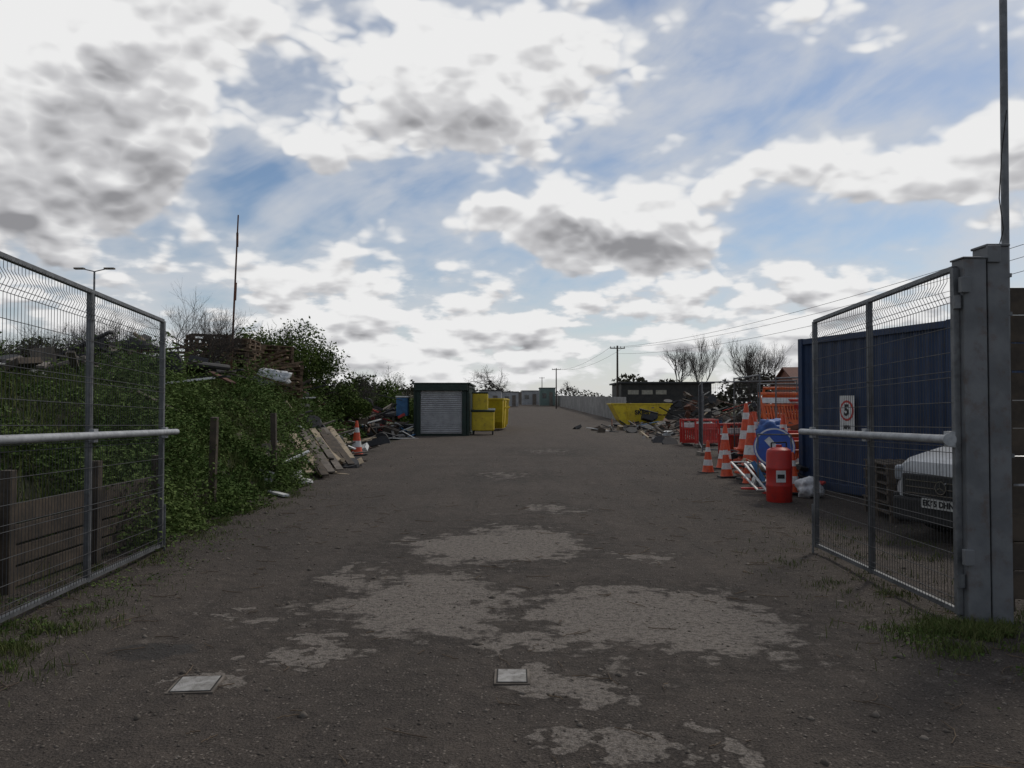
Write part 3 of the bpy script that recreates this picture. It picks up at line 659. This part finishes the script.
junk('scrap_heap',-6.4,40.5,.7,1.2,2.2,80,5,[2,1,1,2,4,1.4,.8,.6],1)
junk('scrap_heap',-8.4,31,.7,2.0,1.4,60,15,[3,1,.3,2,4,.3,.4,.2],1,bz)
junk('scrap_heap',8.0,47,1.4,2.0,.5,50,6,[2,3,1,1,3,1,0,.2],1)
junk('scrap_heap',12.5,55,2.2,3,2.6,150,7,[3,1,.3,2,5,.2,.1,.2],1.3)
junk('scrap_heap',8.2,37,1.2,2.2,.5,50,8,[2,3,2,1,2,1.5,.3,.2],.8)
junk('scrap_heap',12.5,42,1.6,2.2,1.7,120,18,[3,1,.5,2,5,.5,.8,.4],1.1)
junk('equipment_heap',7.3,20.6,.6,1.2,1.1,80,9,[1,1,.6,1,3,1.4,2.4,1.4],.7)
junk('equipment_heap',9.0,24.6,1.0,1.4,1.9,100,10,[1,1,1,1,3,1,3,1.6],.8)
junk('equipment_heap',5.6,16.4,.4,.8,.6,60,12,[1,1,.6,.5,2,2,1.8,1.2],.45)
bl_=lambda x,y:float(bankz(np.array([x]),np.array([y]))[0])+.35
junk('scrap_heap',-8.2,17,1.0,2.2,.6,70,21,[2,3,.6,1,4,.4,0,.4],.9,bl_)

# ---------------------------------------------------------------- buildings
darkclad=mat('dark_cladding',(.018,.018,.016),(.03,.028,.024),rough=.7,scale=2)
roofd=mat('felt_roof',(.05,.05,.05),rough=.9);cream=mat('cream_panel',(.32,.30,.24),rough=.7)
e=empty('flat_roof_shed',(0,0,0));z0=g(76)
k=B();k.box((14.4,78,z0+1.65),(8.4,7,3.3));k.obj('walls',[darkclad],e)
k=B();k.box((14.4,78,z0+3.39),(8.9,7.6,.16));k.obj('roof',[roofd],e,bevel=.02)
k=B()
for x in(11.3,12.6,13.9):k.box((x,74.48,z0+2.5),(1.0,.04,.4))
k.obj('windows',[cream],e);k=B();k.box((17.3,74.47,z0+1.05),(1,.05,2.1));k.obj('door',[roofd],e)
brick=mat('red_brick',(.22,.09,.06),(.16,.07,.05),rough=.85,scale=3);tile=mat('clay_roof_tile',(.15,.065,.045),(.11,.05,.04),rough=.85,scale=3)
e=empty('brick_house',(30.5,76,g(76)-.3));k=B();k.box((0,0,1.7),(9,7,3.4));k.add([(-4.5,-3.5,3.4),(4.5,-3.5,3.4),(4.5,3.5,3.4),(-4.5,3.5,3.4),(-4.5,0,5.0),(4.5,0,5.0)],[(0,4,3),(1,2,5)]);k.obj('walls',[brick],e)
k=B()
for s in(-1,1):k.box((0,s*1.9,4.27),(9.6,4.25,.12),rx=-s*.43)
k.obj('roof',[tile],e)
k=B()
for x in(-3,0,3):k.box((x,-3.52,1.9),(1.2,.05,1.2))
k.obj('windows',[glass],e);k=B();k.box((3.2,.6,5.3),(.7,.7,1.2));k.obj('chimney',[brick],e)
gcl=mat('pale_green_cladding',(.12,.17,.15),(.10,.14,.12),rough=.6,scale=1);pale=mat('pale_cladding',(.34,.34,.34),(.26,.26,.26),rough=.7,scale=1)
def cabin(x,y,W,Dp,H,m):
    e=empty('site_cabin',(x,y,g(y)));k=B();k.box((0,0,H/2+.1),(W,Dp,H));k.obj('walls',[m],e);k=B();k.box((0,0,H+.16),(W+.2,Dp+.2,.12));k.obj('roof',[roofd],e)
    k=B();k.box((-W*.22,-Dp/2-.03,H*.6),(W*.25,.05,H*.28));k.obj('window',[glass],e);k=B();k.box((W*.22,-Dp/2-.03,.1+H*.39),(W*.22,.05,H*.78));k.obj('door',[greywood],e)
cabin(7.0,160,3.0,6,3.4,gcl);cabin(3.9,170,3.6,5,2.9,pale);cabin(-.3,150,3.0,5,2.6,pale);cabin(-2.6,100,2.6,7,2.6,pale);cabin(.9,185,5,4,2.6,greywood);cabin(-4.6,75,2.2,5,2.5,pale)
# palisade fence
pal=mat('palisade_grey',(.30,.29,.27),(.2,.19,.18),rough=.7,scale=1)
k=B();y=66
while y<175:
    k.box((9.4,y,g(y)+1.05),(.03,.17,2.1));y+=.27
for h in(.4,1.75):
    for y in range(66,174,6):k.beam((9.46,y,g(y)+h),(9.46,y+6,g(y+6)+h),.05,.06)
k.obj('palisade_fence',[pal])
k=B();y=62
while y<130:
    k.box((-5.5,y,g(y)+.95),(.03,.3,1.9));y+=.36
k.obj('palisade_fence',[greywood])

# ---------------------------------------------------------------- poles
polew=mat('pole_wood',(.07,.055,.045),(.05,.04,.03),rough=.9)
def tpole(x,y,H):
    k=B();z=g(y);k.tube((0,0,0),(0,0,H),.12,.08,n=10)
    for h in(H-.25,):
        k.box((0,-.08,h),(1.4,.09,.09))
        for s in(-.65,-.3,.3,.65):k.tube((s,-.08,h+.05),(s,-.08,h+.18),.03,n=6)
    k.obj('telegraph_pole',[polew],loc=(x,y,z),smooth=True);return z+H
z1=tpole(9.9,75,6.9);z2=tpole(7.2,130,6.6);tpole(7.7,205,7);z3=tpole(17.0,19,6.9)
S=[]
def wirec(a,b2,sag,r):
    a=Vector(a);b2=Vector(b2);pr=a
    for i in range(1,21):
        t=i/20;q=a.lerp(b2,t)-Vector((0,0,4*sag*t*(1-t)));S.append((pr,q,r,r));pr=q
for o in(-.65,.65):
    wirec((9.9+o,75,z1-.15),(17+o,19,z3-.15),.8,.009);wirec((9.9+o,75,z1-.15),(7.2+o,130,z2-.15),.8,.012)
wirec((9.9,75,z1-.75),(17,19,z3-.75),.9,.009)
V,Fc=segs_np(S,4);npmesh('overhead_wires',V,Fc,[dark])
# street lamp
k=B();k.tube((0,0,0),(0,0,9.1),.08,.05,n=12)
for s in(-1,1):k.tube((0,0,9.08),(s*.6,0,9.22),.03,n=8);k.box((s*.85,0,9.25),(.55,.24,.09),mi=1)
k.obj('street_lamp',[steel,greywood],smooth=True,loc=(-23.6,45,0))
# mast
k=B();k.tube((0,0,0),(.17,0,4.6),.035,.02,n=8,mi=0);k.box((.15,0,3.9),(.05,.05,.4));k.tube((.05,0,.9),(-.35,-.1,-.3),.02);k.tube((.1,0,2.2),(.1,.05,2.7),.035)
k.obj('leaning_mast',[rust],smooth=True,loc=(-7.85,22.3,2.3))

# ---------------------------------------------------------------- trees
bark=mat('bark',(.06,.05,.042),(.04,.034,.03),rough=.95,scale=3,bs=0)
bush_leaf=leafmat('bush_leaf',(.034,.060,.014),(.070,.105,.022),(.12,.15,.04),.25,.8)
def baretree(name,x,y,z,H,lev,seed,spread=.55,stems=1,r0=None,up=.15,ivy=0):
    rn=random.Random(seed);S=[];tips=[]
    for i in range(stems):
        d=Vector((rn.gauss(0,.12 if stems==1 else .5),rn.gauss(0,.12 if stems==1 else .5),1)).normalized()
        grow(S,Vector((rn.gauss(0,.05*stems),rn.gauss(0,.05*stems),0)),d,H*.32,(r0 or H*.028),lev,rn,tips,up,spread)
    e=empty(name,(x,y,z));V,Fc=segs_np(S,4 if lev<6 else 3)
    s=H/max(V[:,2].max(),.1);V*=s;npmesh('trunk_and_branches',V,Fc,[bark],e)
    if ivy:
        T=np.array([list(q) for q in tips])*s;idx=R.integers(0,len(T),ivy);C=T[idx]+R.normal(0,.05*H,(ivy,3));C[:,2]=np.abs(C[:,2])
        V,Fc=leaf_np(C,R.uniform(.5,1.2,ivy)*.012*H,.5);npmesh('leaves',V,Fc,[bush_leaf],e)
    return e
hz=lambda x,y:float(bankz(np.array([x]),np.array([y]))[0])-.1
baretree('bare_shrub',-8.1,20.5,hz(-8.1,20.5),2.9,5,1,.5,5,.03);baretree('bare_shrub',-9.5,19.5,hz(-9.5,19.5),2.1,5,2,.6,5,.03);baretree('bare_shrub',-10.8,20.5,hz(-10.8,20.5),2.2,5,3,.6,5,.03)
baretree('bare_shrub',-12.2,20,hz(-12,20),1.9,5,33,.6,5,.03)
baretree('bare_shrub',-7.3,36,hz(-7.3,36),2.2,4,5,.6,6,.035);baretree('bare_shrub',-6.9,38.5,hz(-6.9,38.5),1.7,4,6,.6,6,.035);baretree('bare_shrub',-8.5,33,hz(-8.5,33),2.4,5,7,.6,6,.035)
def bush(name,x,y,z,rx,ry,H,nn,seed,ls):
    rn=np.random.default_rng(seed);nl=34;a=rn.uniform(0,6.28,nl);q=rn.random(nl)**.5
    L=np.stack([np.cos(a)*q*rx,np.sin(a)*q*ry,H*(.2+.65*rn.random(nl))*(1-.45*q**2)],1);rr=rn.uniform(.16,.34,nl)*H
    idx=rn.integers(0,nl,nn);dd=unit(rn.normal(size=(nn,3)))*rr[idx][:,None]*(rn.random((nn,1))**.35)*(1+.35*rn.random((nn,1))**4)
    C=L[idx]+dd;C[:,2]=np.abs(C[:,2])
    e=empty(name,(x,y,z));V,Fc=leaf_np(C,rn.uniform(.6,1.3,nn)*ls,.5);npmesh('leaves',V,Fc,[bush_leaf],e)
    S=[];rr_=random.Random(seed);tips=[]
    for i in range(6):grow(S,Vector((rr_.gauss(0,.2*rx),rr_.gauss(0,.2),0)),Vector((rr_.gauss(0,.4),rr_.gauss(0,.4),1)).normalized(),H*.36,.04,4,rr_,tips,.15,.5)
    V,Fc=segs_np(S,3);V[:,2]*=min(1,H*1.08/V[:,2].max());npmesh('stems',V,Fc,[bark],e)
bush('evergreen_bush',-9.0,30,hz(-9,30),2.2,2.0,2.6,18000,3,.06)
bush('evergreen_bush',-7.3,32.5,hz(-7.3,32.5),1.5,1.8,1.5,9000,4,.06)
bush('bramble_bush',-12.5,22,hz(-12.5,22),2.5,2,1.3,7000,6,.06)
bush('bramble_bush',-15.5,24,hz(-15,24),3,2,1.5,7000,7,.06)
bush('hedge_bush',-9.5,52,0.5,2.5,2,3.2,8000,8,.11);bush('hedge_bush',-6.5,60,0,2.5,2,2.4,8000,18,.11)
# distant trees
baretree('bare_tree',-1.5,150,g(150)-.2,8.2,6,41,.75,1,.26,.0)
baretree('bare_tree',21.5,105,g(105)-.2,9.2,6,22,.42,1,.2,.2);baretree('bare_tree',25,110,g(110)-.2,11,6,23,.36,1,.2,.3);baretree('bare_tree',28.5,96,g(96)-.2,9.6,6,24,.4,1,.2,.25);baretree('bare_tree',31,100,g(100)-.2,9.5,6,25,.4,1,.2,.25)
baretree('bare_tree',-18,120,g(120)-.2,7,6,27,.6,1,.22,.05,1000);baretree('bare_tree',14,190,1.3,6,5,28,.6,1,.2,.1)
# hedgerow mass
far_leaf=leafmat('hedgerow_leaf',(.042,.044,.028),(.062,.058,.036),(.085,.075,.055),.15,.15)
Cs=[];Sz=[]
for (x0,y0,x1,y1,H,nn) in[(-140,190,-2,215,6.0,6000),(-2,215,60,230,4.2,4000),(60,230,220,200,8,6000),(14,105,60,95,4.4,9000),(-60,120,-12,110,4.5,6000),(-14,78,-6,72,3.0,3000)]:
    t=R.random(nn);x=x0+(x1-x0)*t;y=y0+(y1-y0)*t+R.normal(0,1.5,nn)
    hp=np.array([.55+.55*mn.noise(Vector((a*.09,0,H)))+.35*mn.noise(Vector((a*.4,2,H))) for a in x]);h=H*np.clip(hp+.25,.25,1.3)
    Cs.append(np.stack([x+R.normal(0,.4,nn),y,gn(y)-.2+h*R.random(nn)**.7],1));Sz.append(R.uniform(.15,.42,nn)*(H/6+.3))
V,Fc=leaf_np(np.concatenate(Cs),np.concatenate(Sz),.5);npmesh('distant_hedgerow',V,Fc,[far_leaf])
